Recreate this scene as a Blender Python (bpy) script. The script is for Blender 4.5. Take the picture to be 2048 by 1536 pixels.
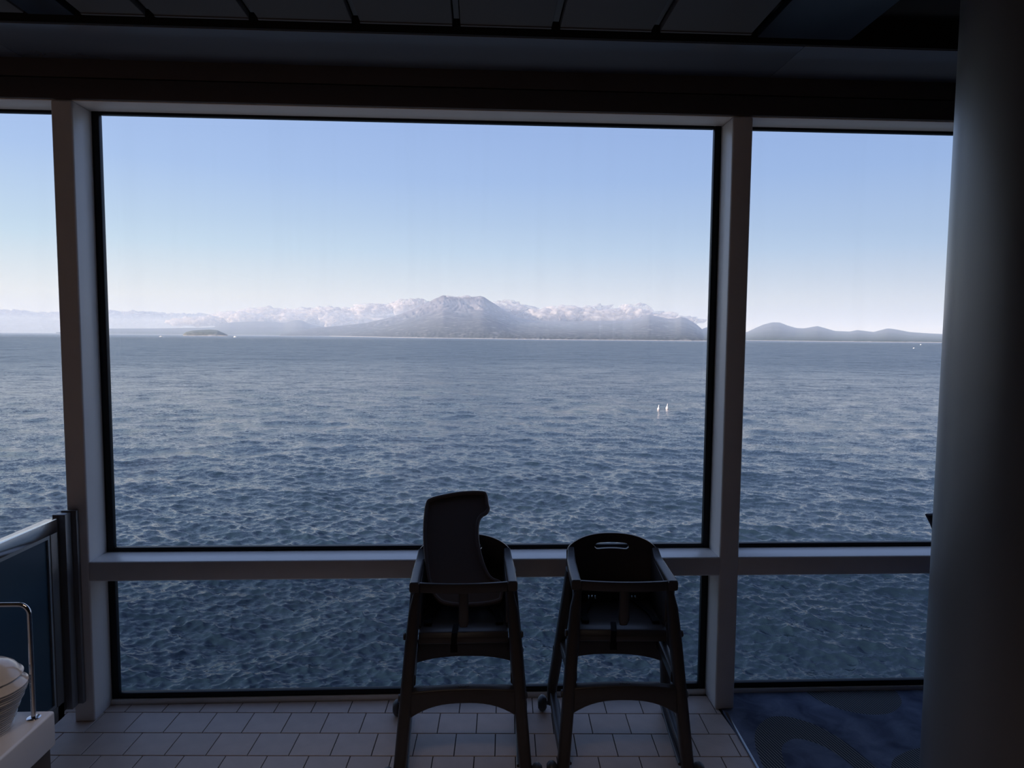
import bpy, bmesh, math, random
import numpy as np
from mathutils import Vector, Matrix
random.seed(7); rng = np.random.default_rng(7)
S = bpy.context.scene
for o in list(bpy.data.objects): bpy.data.objects.remove(o)
COL = S.collection
PI = math.pi

# ------------------------------------------------------------------ camera
EYE = 1.57                      # eye height above the deck
SEA = EYE - 25.0                # sea level below the deck
yaw, pitch, roll = .0486223, .0715941, .00824092
fw = Vector((math.sin(yaw)*math.cos(pitch), math.cos(yaw)*math.cos(pitch), -math.sin(pitch)))
r0 = Vector((math.cos(yaw), -math.sin(yaw), 0)); u0 = r0.cross(fw)
rt = r0*math.cos(roll) + u0*math.sin(roll); up = -r0*math.sin(roll) + u0*math.cos(roll)
cam = bpy.data.cameras.new('camera'); cam.sensor_width = 36; cam.lens = 1342.416/2048*36
cam.clip_start = .02; cam.clip_end = 200000
co = bpy.data.objects.new('camera', cam); COL.objects.link(co)
M = Matrix((rt, up, -fw)).transposed().to_4x4(); M.translation = (0, 0, EYE); co.matrix_world = M
S.camera = co

# ------------------------------------------------------------------ view, world, sun
S.view_settings.view_transform = 'Standard'; S.view_settings.look = 'None'
S.view_settings.gamma = 1; S.view_settings.use_curve_mapping = False
S.view_settings.exposure = 0.0
S.cycles.max_bounces = 10; S.cycles.diffuse_bounces = 6; S.cycles.transparent_max_bounces = 24
S.cycles.volume_bounces = 3

def s2l(c):
    return tuple((v/255/12.92 if v/255 <= .04045 else ((v/255+.055)/1.055)**2.4) for v in c)

W = bpy.data.worlds.new('sky'); S.world = W; W.use_nodes = True
nt = W.node_tree; N = nt.nodes; L = nt.links; N.clear()
tc = N.new('ShaderNodeTexCoord'); sep = N.new('ShaderNodeSeparateXYZ'); L.new(tc.outputs['Generated'], sep.inputs[0])
def ramp(stops, nodes=N):
    r = nodes.new('ShaderNodeValToRGB'); e = r.color_ramp.elements
    while len(e) > 1: e.remove(e[-1])
    e[0].position = stops[0][0]; e[0].color = (*s2l(stops[0][1]), 1)
    for p, c in stops[1:]:
        q = e.new(p); q.color = (*s2l(c), 1)
    return r
# clear evening sky: warm and pale at the horizon, blue overhead, a little brighter on the sun's side
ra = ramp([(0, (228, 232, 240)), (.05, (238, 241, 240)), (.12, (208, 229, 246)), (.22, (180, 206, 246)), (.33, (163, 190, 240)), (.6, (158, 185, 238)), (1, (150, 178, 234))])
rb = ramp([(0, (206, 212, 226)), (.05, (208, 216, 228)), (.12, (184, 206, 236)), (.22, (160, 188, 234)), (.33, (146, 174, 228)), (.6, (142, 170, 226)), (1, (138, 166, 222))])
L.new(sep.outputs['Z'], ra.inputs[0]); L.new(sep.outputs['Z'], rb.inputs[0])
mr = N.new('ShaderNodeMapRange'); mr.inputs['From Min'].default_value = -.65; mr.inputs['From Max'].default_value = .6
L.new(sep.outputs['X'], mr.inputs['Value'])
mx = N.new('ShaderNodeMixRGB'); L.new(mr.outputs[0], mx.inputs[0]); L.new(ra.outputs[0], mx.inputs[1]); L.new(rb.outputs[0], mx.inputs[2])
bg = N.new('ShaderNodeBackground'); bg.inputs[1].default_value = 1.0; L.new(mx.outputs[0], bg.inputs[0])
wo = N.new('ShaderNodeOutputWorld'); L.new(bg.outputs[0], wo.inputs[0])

sl = bpy.data.lights.new('sun', 'SUN'); sl.energy = 9.5; sl.angle = math.radians(.6); sl.color = (1.0, .88, .78)
so = bpy.data.objects.new('sun', sl); COL.objects.link(so)
so.rotation_euler = Vector((-.86, -.46, .26)).to_track_quat('Z', 'Y').to_euler()   # low, left and behind the ship

# ------------------------------------------------------------------ materials
MATS = {}
def mat(name, col, rough=.5, metal=0, spec=.5, bump=None, var=None, coat=0):
    m = bpy.data.materials.new(name); m.use_nodes = True
    n = m.node_tree.nodes; l = m.node_tree.links; b = n['Principled BSDF']
    b.inputs['Base Color'].default_value = (*col, 1); b.inputs['Roughness'].default_value = rough
    b.inputs['Metallic'].default_value = metal; b.inputs['Specular IOR Level'].default_value = spec
    b.inputs['Coat Weight'].default_value = coat; b.inputs['Coat Roughness'].default_value = .30 if name == 'column_paint' else .06
    if var or bump:
        t = n.new('ShaderNodeTexCoord')
    if var:                                    # (scale, amount): mottled colour and gloss
        no = n.new('ShaderNodeTexNoise'); no.inputs['Scale'].default_value = var[0]; no.inputs['Detail'].default_value = 5
        l.new(t.outputs['Object'], no.inputs['Vector'])
        mp = n.new('ShaderNodeMapRange'); mp.inputs['To Min'].default_value = 1-var[1]; mp.inputs['To Max'].default_value = 1+var[1]
        l.new(no.outputs[0], mp.inputs['Value'])
        h = n.new('ShaderNodeVectorMath'); h.operation = 'SCALE'; h.inputs[0].default_value = col
        l.new(mp.outputs[0], h.inputs['Scale']); l.new(h.outputs[0], b.inputs['Base Color'])
        m2 = n.new('ShaderNodeMath'); m2.operation = 'MULTIPLY'; m2.inputs[1].default_value = rough
        l.new(mp.outputs[0], m2.inputs[0]); l.new(m2.outputs[0], b.inputs['Roughness'])
    if bump:                                   # (scale, strength, distance)
        nb = n.new('ShaderNodeTexNoise'); nb.inputs['Scale'].default_value = bump[0]; nb.inputs['Detail'].default_value = 4
        l.new(t.outputs['Object'], nb.inputs['Vector'])
        bu = n.new('ShaderNodeBump'); bu.inputs['Strength'].default_value = bump[1]; bu.inputs['Distance'].default_value = bump[2]
        l.new(nb.outputs[0], bu.inputs['Height']); l.new(bu.outputs[0], b.inputs['Normal'])
    MATS[name] = m; return m
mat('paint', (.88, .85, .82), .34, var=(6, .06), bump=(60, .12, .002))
mat('header_paint_shaded', (.07, .058, .058), .6, var=(4, .1))  # the white paint again, darkened for the shade up at the header
mat('gasket', (.004, .005, .007), .45, spec=.3)
mat('steel', (.30, .30, .31), .28, 1.0, var=(9, .12))
mat('steel_dark', (.17, .16, .155), .42, .6, var=(9, .1))
mat('bead', (.34, .35, .35), .4, .6)
mat('navy', (.022, .055, .085), .42, var=(14, .1))
mat('plastic', (.055, .047, .046), .38, spec=.45, var=(30, .12), bump=(500, .1, .0006))
mat('tray_plastic', (.15, .115, .105), .5, spec=.35, bump=(400, .15, .0006))
mat('webbing', (.006, .006, .008), .8, spec=.2, bump=(900, .4, .0006))
mat('rubber', (.065, .067, .072), .4)
mat('solid_white', (.62, .60, .61), .25, var=(40, .03))
mat('cabinet', (.05, .032, .024), .5, var=(8, .2))
mat('ceramic', (.60, .56, .54), .18, coat=.3)
mat('chrome', (.6, .6, .62), .12, 1.0)
mat('grout', (.012, .012, .016), .85)
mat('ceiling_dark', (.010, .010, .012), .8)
mat('panel', (.115, .108, .105), .55, var=(5, .05))
mat('soffit', (.135, .155, .19), .25, var=(5, .05))
mat('navy_ceiling', (.014, .019, .032), .4)
mat('brushed', (.24, .24, .25), .38, .35, var=(20, .1))
mat('rail_steel', (.55, .56, .58), .16, 1.0, var=(20, .15))
mat('column_paint', (.10, .097, .10), .40, var=(5, .06), bump=(120, .12, .001), coat=.5)
mat('wood_wall', (.10, .06, .04), .5, var=(5, .25))
mat('ship_white', (.7, .7, .7), .4)
mat('buoy_white', (.85, .74, .70), .5)
mat('chair_cloth', (.03, .03, .045), .8)

# floor tiles: each takes its own tone
def tile_mat():
    m = bpy.data.materials.new('tile'); m.use_nodes = True; n = m.node_tree.nodes; l = m.node_tree.links; b = n['Principled BSDF']
    oi = n.new('ShaderNodeObjectInfo'); cr = ramp([(0, (206, 186, 172)), (.5, (212, 194, 182)), (1, (216, 195, 180))], n)
    l.new(oi.outputs['Random'], cr.inputs[0])
    t = n.new('ShaderNodeTexCoord'); no = n.new('ShaderNodeTexNoise'); no.inputs['Scale'].default_value = 14; no.inputs['Detail'].default_value = 6
    l.new(t.outputs['Object'], no.inputs['Vector'])
    mp = n.new('ShaderNodeMapRange'); mp.inputs['To Min'].default_value = .82; mp.inputs['To Max'].default_value = 1.15; l.new(no.outputs[0], mp.inputs['Value'])
    sc = n.new('ShaderNodeVectorMath'); sc.operation = 'SCALE'; l.new(cr.outputs[0], sc.inputs[0]); l.new(mp.outputs[0], sc.inputs['Scale'])
    l.new(sc.outputs[0], b.inputs['Base Color']); b.inputs['Roughness'].default_value = .48
    wv = n.new('ShaderNodeTexWave'); wv.inputs['Scale'].default_value = 45; wv.inputs['Distortion'].default_value = 3; l.new(t.outputs['Object'], wv.inputs['Vector'])
    bu = n.new('ShaderNodeBump'); bu.inputs['Strength'].default_value = .12; bu.inputs['Distance'].default_value = .001
    l.new(wv.outputs[0], bu.inputs['Height']); l.new(bu.outputs[0], b.inputs['Normal'])
    MATS['tile'] = m
tile_mat()

def mathn(n, l, op, a, b=None):
    k = n.new('ShaderNodeMath'); k.operation = op
    for i, v in enumerate((a, b)):
        if v is None: continue
        if isinstance(v, (int, float)): k.inputs[i].default_value = v
        else: l.new(v, k.inputs[i])
    return k.outputs[0]

def carpet_mat():
    m = bpy.data.materials.new('carpet'); m.use_nodes = True; n = m.node_tree.nodes; l = m.node_tree.links; b = n['Principled BSDF']
    t = n.new('ShaderNodeTexCoord'); sp = n.new('ShaderNodeSeparateXYZ'); l.new(t.outputs['Object'], sp.inputs[0])
    X, Y = sp.outputs['X'], sp.outputs['Y']
    no = n.new('ShaderNodeTexNoise'); no.inputs['Scale'].default_value = 4; l.new(t.outputs['Object'], no.inputs['Vector'])
    wob = mathn(n, l, 'MULTIPLY', mathn(n, l, 'SUBTRACT', no.outputs[0], .5), .12)
    def ell(cx, cy, rx, ry):
        a = mathn(n, l, 'DIVIDE', mathn(n, l, 'SUBTRACT', X, cx), rx); c = mathn(n, l, 'DIVIDE', mathn(n, l, 'SUBTRACT', Y, cy), ry)
        d = mathn(n, l, 'ADD', mathn(n, l, 'MULTIPLY', a, a), mathn(n, l, 'MULTIPLY', c, c))
        return mathn(n, l, 'ADD', mathn(n, l, 'SQRT', d), wob)
    def lt(a, v): return mathn(n, l, 'LESS_THAN', a, v)
    def gt(a, v): return mathn(n, l, 'GREATER_THAN', a, v)
    bands = []
    for k in range(3):                          # the motif repeats down the aisle
        oy = -1.15*k; ox = .25*k
        e1 = ell(1.25+ox, 2.24+oy, .21, .385); bands.append(mathn(n, l, 'MULTIPLY', lt(e1, 1.0), gt(e1, .60)))
        bands.append(lt(ell(1.66+ox, 2.83+oy, .205, .205), 1.0))
        e3 = ell(1.75+ox, 2.20+oy, .26, .2); bands.append(mathn(n, l, 'MULTIPLY', lt(e3, 1.0), gt(e3, .55)))
    msk = bands[0]
    for q in bands[1:]: msk = mathn(n, l, 'MAXIMUM', msk, q)
    st = mathn(n, l, 'SINE', mathn(n, l, 'MULTIPLY', mathn(n, l, 'ADD', X, mathn(n, l, 'MULTIPLY', Y, .22)), 2*PI/.0115))
    st = mathn(n, l, 'GREATER_THAN', st, .05)
    mixs = n.new('ShaderNodeMixRGB'); mixs.inputs[1].default_value = (.035, .04, .06, 1); mixs.inputs[2].default_value = (.28, .28, .26, 1); l.new(st, mixs.inputs[0])
    no2 = n.new('ShaderNodeTexNoise'); no2.inputs['Scale'].default_value = 9; no2.inputs['Distortion'].default_value = 1.5; no2.inputs['Detail'].default_value = 3; l.new(t.outputs['Object'], no2.inputs['Vector'])
    no3 = n.new('ShaderNodeTexWave'); no3.inputs['Scale'].default_value = 1.6; no3.inputs['Distortion'].default_value = 6; no3.inputs['Detail'].default_value = 2; l.new(t.outputs['Object'], no3.inputs['Vector'])
    fac = mathn(n, l, 'ADD', mathn(n, l, 'MULTIPLY', no2.outputs[0], .75), mathn(n, l, 'MULTIPLY', no3.outputs[0], .25))
    cr = ramp([(.25, (84, 91, 110)), (.5, (110, 118, 137)), (.75, (132, 140, 158))], n); l.new(fac, cr.inputs[0])
    mm = n.new('ShaderNodeMixRGB'); l.new(msk, mm.inputs[0]); l.new(cr.outputs[0], mm.inputs[1]); l.new(mixs.outputs[0], mm.inputs[2])
    pile = n.new('ShaderNodeTexNoise'); pile.inputs['Scale'].default_value = 420; l.new(t.outputs['Object'], pile.inputs['Vector'])
    bu = n.new('ShaderNodeBump'); bu.inputs['Strength'].default_value = .7; bu.inputs['Distance'].default_value = .004; l.new(pile.outputs[0], bu.inputs['Height'])
    l.new(bu.outputs[0], b.inputs['Normal']); l.new(mm.outputs[0], b.inputs['Base Color'])
    b.inputs['Roughness'].default_value = .95; b.inputs['Specular IOR Level'].default_value = .1
    MATS['carpet'] = m
carpet_mat()

def glass_mat(name, tint):
    m = bpy.data.materials.new('window_glass'); m.use_nodes = True; n = m.node_tree.nodes; l = m.node_tree.links; n.clear()
    tr = n.new('ShaderNodeBsdfTransparent'); tr.inputs[0].default_value = (*tint, 1)
    gl = n.new('ShaderNodeBsdfGlossy'); gl.inputs['Roughness'].default_value = .0; gl.inputs[0].default_value = (1, 1, 1, 1)
    lw = n.new('ShaderNodeLayerWeight'); lw.inputs['Blend'].default_value = .5       # Schlick reflectance of a thin pane, the same from both sides
    fr = mathn(n, l, 'ADD', mathn(n, l, 'MULTIPLY', mathn(n, l, 'POWER', lw.outputs['Facing'], 5.0), .9), .022)
    mi = n.new('ShaderNodeMixShader'); l.new(fr, mi.inputs[0]); l.new(tr.outputs[0], mi.inputs[1]); l.new(gl.outputs[0], mi.inputs[2])
    # salt film: faint vertical smears that scatter a little light
    t = n.new('ShaderNodeTexCoord'); mp = n.new('ShaderNodeMapping'); mp.inputs['Scale'].default_value = (9, 1, .5); l.new(t.outputs['Object'], mp.inputs[0])
    no = n.new('ShaderNodeTexNoise'); no.inputs['Scale'].default_value = 1; no.inputs['Detail'].default_value = 6; l.new(mp.outputs[0], no.inputs['Vector'])
    mr = n.new('ShaderNodeMapRange'); mr.inputs['From Min'].default_value = .5; mr.inputs['From Max'].default_value = .9; mr.inputs['To Max'].default_value = .03; l.new(no.outputs[0], mr.inputs['Value'])
    df = n.new('ShaderNodeBsdfTranslucent'); df.inputs[0].default_value = (.8, .85, .9, 1)
    m2 = n.new('ShaderNodeMixShader'); l.new(mr.outputs[0], m2.inputs[0]); l.new(mi.outputs[0], m2.inputs[1]); l.new(df.outputs[0], m2.inputs[2])
    o = n.new('ShaderNodeOutputMaterial'); l.new(m2.outputs[0], o.inputs[0]); MATS[name] = m
glass_mat('glass', (.985, .99, .99)); glass_mat('glass_tinted', (.74, .77, .80))   # the low panes are tinted

def water_mat():
    m = bpy.data.materials.new('sea_water'); m.use_nodes = True; n = m.node_tree.nodes; l = m.node_tree.links; b = n['Principled BSDF']
    b.inputs['Base Color'].default_value = (.015, .029, .041, 1); b.inputs['Roughness'].default_value = .10
    b.inputs['IOR'].default_value = 1.333
    t = n.new('ShaderNodeTexCoord'); ge = n.new('ShaderNodeNewGeometry'); acc = ge.outputs['Normal']
    ld = n.new('ShaderNodeVectorMath'); ld.operation = 'LENGTH'; l.new(t.outputs['Object'], ld.inputs[0])
    lod = n.new('ShaderNodeMapRange'); lod.inputs['From Min'].default_value = 60; lod.inputs['From Max'].default_value = 420; lod.inputs['To Min'].default_value = .36; lod.inputs['To Max'].default_value = 1.0
    l.new(ld.outputs['Value'], lod.inputs['Value'])          # the mesh carries the waves close by
    # ripples too fine for the mesh tilt the surface at three sizes
    for sc, k, rz in ((.035, .45, .25), (.14, .75, .34), (.9, 1.0, .30), (2.6, 1.4, .38), (7.0, 1.4, .22)):
        mp = n.new('ShaderNodeMapping'); mp.inputs['Scale'].default_value = (sc*.55, sc, sc); mp.inputs['Rotation'].default_value = (0, 0, rz)
        l.new(t.outputs['Object'], mp.inputs[0])
        no = n.new('ShaderNodeTexNoise'); no.inputs['Scale'].default_value = 1; no.inputs['Detail'].default_value = 3; no.inputs['Roughness'].default_value = .6; no.inputs['Distortion'].default_value = .5
        l.new(mp.outputs[0], no.inputs['Vector'])
        sb = n.new('ShaderNodeVectorMath'); sb.operation = 'SUBTRACT'; l.new(no.outputs['Color'], sb.inputs[0]); sb.inputs[1].default_value = (.5, .5, .5)
        ml = n.new('ShaderNodeVectorMath'); ml.operation = 'MULTIPLY'; l.new(sb.outputs[0], ml.inputs[0]); ml.inputs[1].default_value = (k, k, 0)
        fd = n.new('ShaderNodeVectorMath'); fd.operation = 'SCALE'; l.new(ml.outputs[0], fd.inputs[0]); l.new(lod.outputs[0], fd.inputs['Scale']); ml = fd
        ad = n.new('ShaderNodeVectorMath'); ad.operation = 'ADD'; l.new(acc, ad.inputs[0]); l.new(ml.outputs[0], ad.inputs[1]); acc = ad.outputs[0]
    nm = n.new('ShaderNodeVectorMath'); nm.operation = 'NORMALIZE'; l.new(acc, nm.inputs[0])
    ln = n.new('ShaderNodeVectorMath'); ln.operation = 'LENGTH'; l.new(t.outputs['Object'], ln.inputs[0])
    rr = n.new('ShaderNodeMapRange'); rr.inputs['From Min'].default_value = 70; rr.inputs['From Max'].default_value = 700; rr.inputs['To Min'].default_value = .06; rr.inputs['To Max'].default_value = .26
    l.new(ln.outputs['Value'], rr.inputs['Value']); l.new(rr.outputs[0], b.inputs['Roughness'])   # open water: chop finer than can be built
    l.new(nm.outputs[0], b.inputs['Normal']); MATS['water'] = m
water_mat()

def land_mat(name, lo, mid, hi, snow, z0, z1, z2):
    m = bpy.data.materials.new(name); m.use_nodes = True; n = m.node_tree.nodes; l = m.node_tree.links; b = n['Principled BSDF']
    t = n.new('ShaderNodeTexCoord'); sp = n.new('ShaderNodeSeparateXYZ'); l.new(t.outputs['Object'], sp.inputs[0])
    no = n.new('ShaderNodeTexNoise'); no.inputs['Scale'].default_value = .0045; no.inputs['Detail'].default_value = 7; no.inputs['Roughness'].default_value = .65
    l.new(t.outputs['Object'], no.inputs['Vector'])
    zz = mathn(n, l, 'ADD', sp.outputs['Z'], mathn(n, l, 'MULTIPLY', mathn(n, l, 'SUBTRACT', no.outputs[0], .5), (z2-z1)*1.2))
    mr = n.new('ShaderNodeMapRange'); mr.inputs['From Min'].default_value = z0; mr.inputs['From Max'].default_value = z2; l.new(zz, mr.inputs['Value'])
    k = (z1-z0)/(z2-z0)
    cr = n.new('ShaderNodeValToRGB'); e = cr.color_ramp.elements; e[0].position = 0; e[0].color = (*lo, 1); e[1].position = 1; e[1].color = (*hi, 1)
    q = e.new(max(.02, k-.12)); q.color = (*mid, 1); q = e.new(min(.98, k+.12)); q.color = (*hi, 1)
    l.new(mr.outputs[0], cr.inputs[0])
    # pale sand and surf along the waterline
    be = mathn(n, l, 'LESS_THAN', sp.outputs['Z'], SEA+5)
    ms = n.new('ShaderNodeMixRGB'); l.new(be, ms.inputs[0]); l.new(cr.outputs[0], ms.inputs[1]); ms.inputs[2].default_value = (.42, .40, .39, 1)
    # clearings, scree, old snow
    v = n.new('ShaderNodeTexNoise'); v.inputs['Scale'].default_value = .011; v.inputs['Detail'].default_value = 6; l.new(t.outputs['Object'], v.inputs['Vector'])
    mr2 = n.new('ShaderNodeMapRange'); mr2.inputs['From Min'].default_value = .56; mr2.inputs['From Max'].default_value = .72; mr2.inputs['To Max'].default_value = snow; l.new(v.outputs[0], mr2.inputs['Value'])
    m3 = n.new('ShaderNodeMixRGB'); l.new(mr2.outputs[0], m3.inputs[0]); l.new(ms.outputs[0], m3.inputs[1]); m3.inputs[2].default_value = (.50, .47, .47, 1)
    l.new(m3.outputs[0], b.inputs['Base Color']); b.inputs['Roughness'].default_value = 1; b.inputs['Specular IOR Level'].default_value = 0
    MATS[name] = m
land_mat('volcano_rock', (.105, .115, .115), (.105, .108, .12), (.135, .122, .132), .6, SEA, SEA+330, SEA+640)
land_mat('forest_hill', (.09, .11, .09), (.09, .10, .10), (.10, .105, .11), .25, SEA, SEA+120, SEA+300)
land_mat('islet_rock', (.50, .44, .36), (.17, .16, .12), (.12, .13, .09), .6, SEA, SEA+18, SEA+45)

def cloud_mat(name, c):
    m = bpy.data.materials.new(name); m.use_nodes = True; n = m.node_tree.nodes; l = m.node_tree.links; n.clear()
    d = n.new('ShaderNodeBsdfDiffuse'); d.inputs[0].default_value = (*c, 1); t = n.new('ShaderNodeBsdfTranslucent'); t.inputs[0].default_value = (*c, 1)
    mi = n.new('ShaderNodeMixShader'); mi.inputs[0].default_value = .55; l.new(d.outputs[0], mi.inputs[1]); l.new(t.outputs[0], mi.inputs[2])
    # frayed vapour: the cloud body is broken up by wisps
    tc = n.new('ShaderNodeTexCoord'); no = n.new('ShaderNodeTexNoise'); no.inputs['Scale'].default_value = .009; no.inputs['Detail'].default_value = 6; l.new(tc.outputs['Object'], no.inputs['Vector'])
    mr = n.new('ShaderNodeMapRange'); mr.inputs['From Min'].default_value = .36; mr.inputs['From Max'].default_value = .62; mr.inputs['To Min'].default_value = .08; mr.inputs['To Max'].default_value = .8; l.new(no.outputs[0], mr.inputs['Value'])
    tr = n.new('ShaderNodeBsdfTransparent'); m2 = n.new('ShaderNodeMixShader'); l.new(mr.outputs[0], m2.inputs[0]); l.new(tr.outputs[0], m2.inputs[1]); l.new(mi.outputs[0], m2.inputs[2])
    o = n.new('ShaderNodeOutputMaterial'); l.new(m2.outputs[0], o.inputs[0]); MATS[name] = m
cloud_mat('cloud', (.68, .64, .645))
cloud_mat('cloud_grey', (.40, .40, .47))

# ------------------------------------------------------------------ mesh helpers
class MB:
    def __init__(s): s.v = []; s.f = []
    def add(s, v, f):
        o = len(s.v); s.v += [tuple(p) for p in v]; s.f += [tuple(i+o for i in q) for q in f]; return s
    def box(s, x0, x1, y0, y1, z0, z1):
        v = [(x0,y0,z0),(x1,y0,z0),(x1,y1,z0),(x0,y1,z0),(x0,y0,z1),(x1,y0,z1),(x1,y1,z1),(x0,y1,z1)]
        return s.add(v, [(0,3,2,1),(4,5,6,7),(0,1,5,4),(1,2,6,5),(2,3,7,6),(3,0,4,7)])
    def prism(s, poly, t0, t1, f):
        """poly: 2D points; f(a, b, t) -> 3D"""
        n = len(poly); v = [f(a, b, t0) for a, b in poly] + [f(a, b, t1) for a, b in poly]
        fs = [tuple(range(n))[::-1], tuple(range(n, 2*n))] + [(i, (i+1) % n, n+(i+1) % n, n+i) for i in range(n)]
        return s.add(v, fs)
    def sweep(s, path, size, ref=(1,0,0), n=12, p=3.2, caps=True):
        """superellipse section swept along path; size: (a,b) half sizes or a list per point"""
        path = [Vector(q) for q in path]; ref = Vector(ref); k = len(path)
        sz = size if isinstance(size, list) else [size]*k
        v = []
        for i, q in enumerate(path):
            t = (path[min(i+1, k-1)] - path[max(i-1, 0)]).normalized()
            a = (ref - t*ref.dot(t)).normalized(); b = t.cross(a)
            for j in range(n):
                th = 2*PI*j/n + PI/n; c, d = math.cos(th), math.sin(th)
                ca = math.copysign(abs(c)**(2/p), c); cb = math.copysign(abs(d)**(2/p), d)
                v.append(q + a*ca*sz[i][0] + b*cb*sz[i][1])
        f = [(i*n+j, i*n+(j+1) % n, (i+1)*n+(j+1) % n, (i+1)*n+j) for i in range(k-1) for j in range(n)]
        if caps: f += [tuple(range(n))[::-1], tuple(range((k-1)*n, k*n))]
        return s.add(v, f)
    def lathe(s, prof, c=(0,0,0), n=32, axis='z'):
        v = []; c = Vector(c)
        for r, h in prof:
            for j in range(n):
                a = 2*PI*j/n
                p = (r*math.cos(a), r*math.sin(a), h) if axis == 'z' else ((h, r*math.cos(a), r*math.sin(a)) if axis == 'x' else (r*math.cos(a), h, r*math.sin(a)))
                v.append(c + Vector(p))
        k = len(prof)
        f = [(i*n+j, i*n+(j+1) % n, (i+1)*n+(j+1) % n, (i+1)*n+j) for i in range(k-1) for j in range(n)]
        f += [tuple(range(n))[::-1], tuple(range((k-1)*n, k*n))]
        return s.add(v, f)
    def build(s, name, m, parent=None, bevel=0, seg=2, smooth=35):
        me = bpy.data.meshes.new(name); me.from_pydata(s.v, [], s.f)
        bm = bmesh.new(); bm.from_mesh(me)
        bmesh.ops.recalc_face_normals(bm, faces=bm.faces)
        if bevel:
            ed = [e for e in bm.edges if len(e.link_faces) == 2 and e.calc_face_angle(0) > math.radians(30)]
            bmesh.ops.bevel(bm, geom=ed, offset=bevel, segments=seg, profile=.5, affect='EDGES', clamp_overlap=True)
        bm.to_mesh(me); bm.free()
        for p in me.polygons: p.use_smooth = True
        me.set_sharp_from_angle(angle=math.radians(smooth))
        me.materials.append(MATS[m] if isinstance(m, str) else m)
        o = bpy.data.objects.new(name, me); COL.objects.link(o)
        if parent: o.parent = parent
        return o
def tag(o, label, cat=None, group=None, kind=None):
    o['label'] = label
    if cat: o['category'] = cat
    if group: o['group'] = group
    if kind: o['kind'] = kind
    return o
def empty(name, loc=(0,0,0), rz=0):
    o = bpy.data.objects.new(name, None); o.location = loc; o.rotation_euler = (0, 0, rz); o.empty_display_size = .1
    COL.objects.link(o); return o
def copy_tree(o, parent=None):
    c = o.copy(); COL.objects.link(c); c.parent = parent
    for ch in [q for q in bpy.data.objects if q.parent == o]: copy_tree(ch, c)
    return c

# ------------------------------------------------------------------ the room
XL, XR, YB, ZC = -4.30, 3.76, -7.5, 2.70
YF, YG = 2.69, 2.822            # inner face of the window wall, plane of the glazing
mull = [(-4.257, -4.178), (-1.627, -1.548), (1.002, 1.084), (3.632, 3.711)]

# floor slab with its grout bed, tiles laid on it
fl = MB().box(XL, XR, YB, 2.842, -.30, -.004).build('floor', 'grout'); tag(fl, 'tiled deck floor with dark grout lines', 'floor', kind='structure')
def clip(poly, a, b, c):        # keep a*x+b*y<=c
    out = []
    for i in range(len(poly)):
        p, q = poly[i], poly[(i+1) % len(poly)]; dp = a*p[0]+b*p[1]-c; dq = a*q[0]+b*q[1]-c
        if dp <= 0: out.append(p)
        if (dp < 0 < dq) or (dq < 0 < dp):
            t = dp/(dp-dq); out.append((p[0]+(q[0]-p[0])*t, p[1]+(q[1]-p[1])*t))
    return out
ang = -.0389; ux, uy = math.cos(ang), math.sin(ang); vx, vy = -uy, ux
TW, TH, G = .1543, .1432, .0017
cw, ch = TW/2-G, TH/2-G
def tile_poly(cx, cy, w, h): return [(cx+ux*a*w+vx*b*h, cy+uy*a*w+vy*b*h) for a, b in ((-1,-1),(1,-1),(1,1),(-1,1))]
tmesh = {}
def tile(poly, whole):
    cx = sum(p[0] for p in poly)/len(poly); cy = sum(p[1] for p in poly)/len(poly)
    loc = [(p[0]-cx, p[1]-cy) for p in poly]
    if whole and 'w' in tmesh: me = tmesh['w']
    else:
        n = len(loc); c = .0012; s = 1-.0015/TW*2
        v = [(x, y, -.004) for x, y in loc] + [(x, y, -c) for x, y in loc] + [(x*s, y*s, 0) for x, y in loc]
        f = [tuple(range(n))[::-1], tuple(range(2*n, 3*n))]
        for k in range(2): f += [(k*n+i, k*n+(i+1) % n, (k+1)*n+(i+1) % n, (k+1)*n+i) for i in range(n)]
        me = bpy.data.meshes.new('tile'); me.from_pydata(v, [], f); me.materials.append(MATS['tile'])
        if whole: tmesh['w'] = me
    o = bpy.data.objects.new('tile', me); COL.objects.link(o); o.location = (cx, cy, 0); o.parent = fl
ox, oy = -1.466, 2.753          # a joint on the first full course line
for row in range(-1, 9):
    off = 0 if row % 2 else TW*.5
    for k in range(-4, 19):
        a = (k+.5)*TW + off - (TW*.5 if row % 2 == 0 else 0)*0; b = -(row+.5)*TH
        cx = ox + ux*a + vx*b; cy = oy + uy*a + vy*b
        p0 = tile_poly(cx, cy, cw, ch)
        p = clip(clip(p0, 0, 1, 2.808), 1, .05, 1.0265+.05*2.5)
        p = clip(p, -1, 0, 2.05)
        if len(p) < 3: continue
        tile(p, len(p) == 4 and max(abs(p[i][0]-p0[i][0])+abs(p[i][1]-p0[i][1]) for i in range(4)) < 1e-6)
# the rest of the floor, out of the photograph's sight: same tile laid in one sheet
far = MB().box(XL, -2.055, YB, 2.80, -.004, 0).box(-2.055, .98, YB, 1.30, -.004, 0)
far.build('tile_field', 'tile', fl)

cp = MB().prism([(1.034, 2.808), (3.76, 2.808), (3.76, -7.5), (1.30, -7.5), (.985, 1.3)], -.004, .004, lambda a, b, t: (a, b, t)).build('carpet', 'carpet')
tag(cp, 'blue carpet with curling striped dark motifs beside the tiled floor', 'carpet')
tr = MB().prism([(1.0335, 2.66), (1.045, 2.66), (1.022, 2.2), (1.0, 1.3), (.985, 1.3), (1.012, 2.2)], -.003, .0055, lambda a, b, t: (a, b, t)).build('trim_carpet', 'steel', bevel=.001)
tag(tr, 'thin metal strip where the carpet meets the floor tiles', 'trim', kind='structure')

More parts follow.
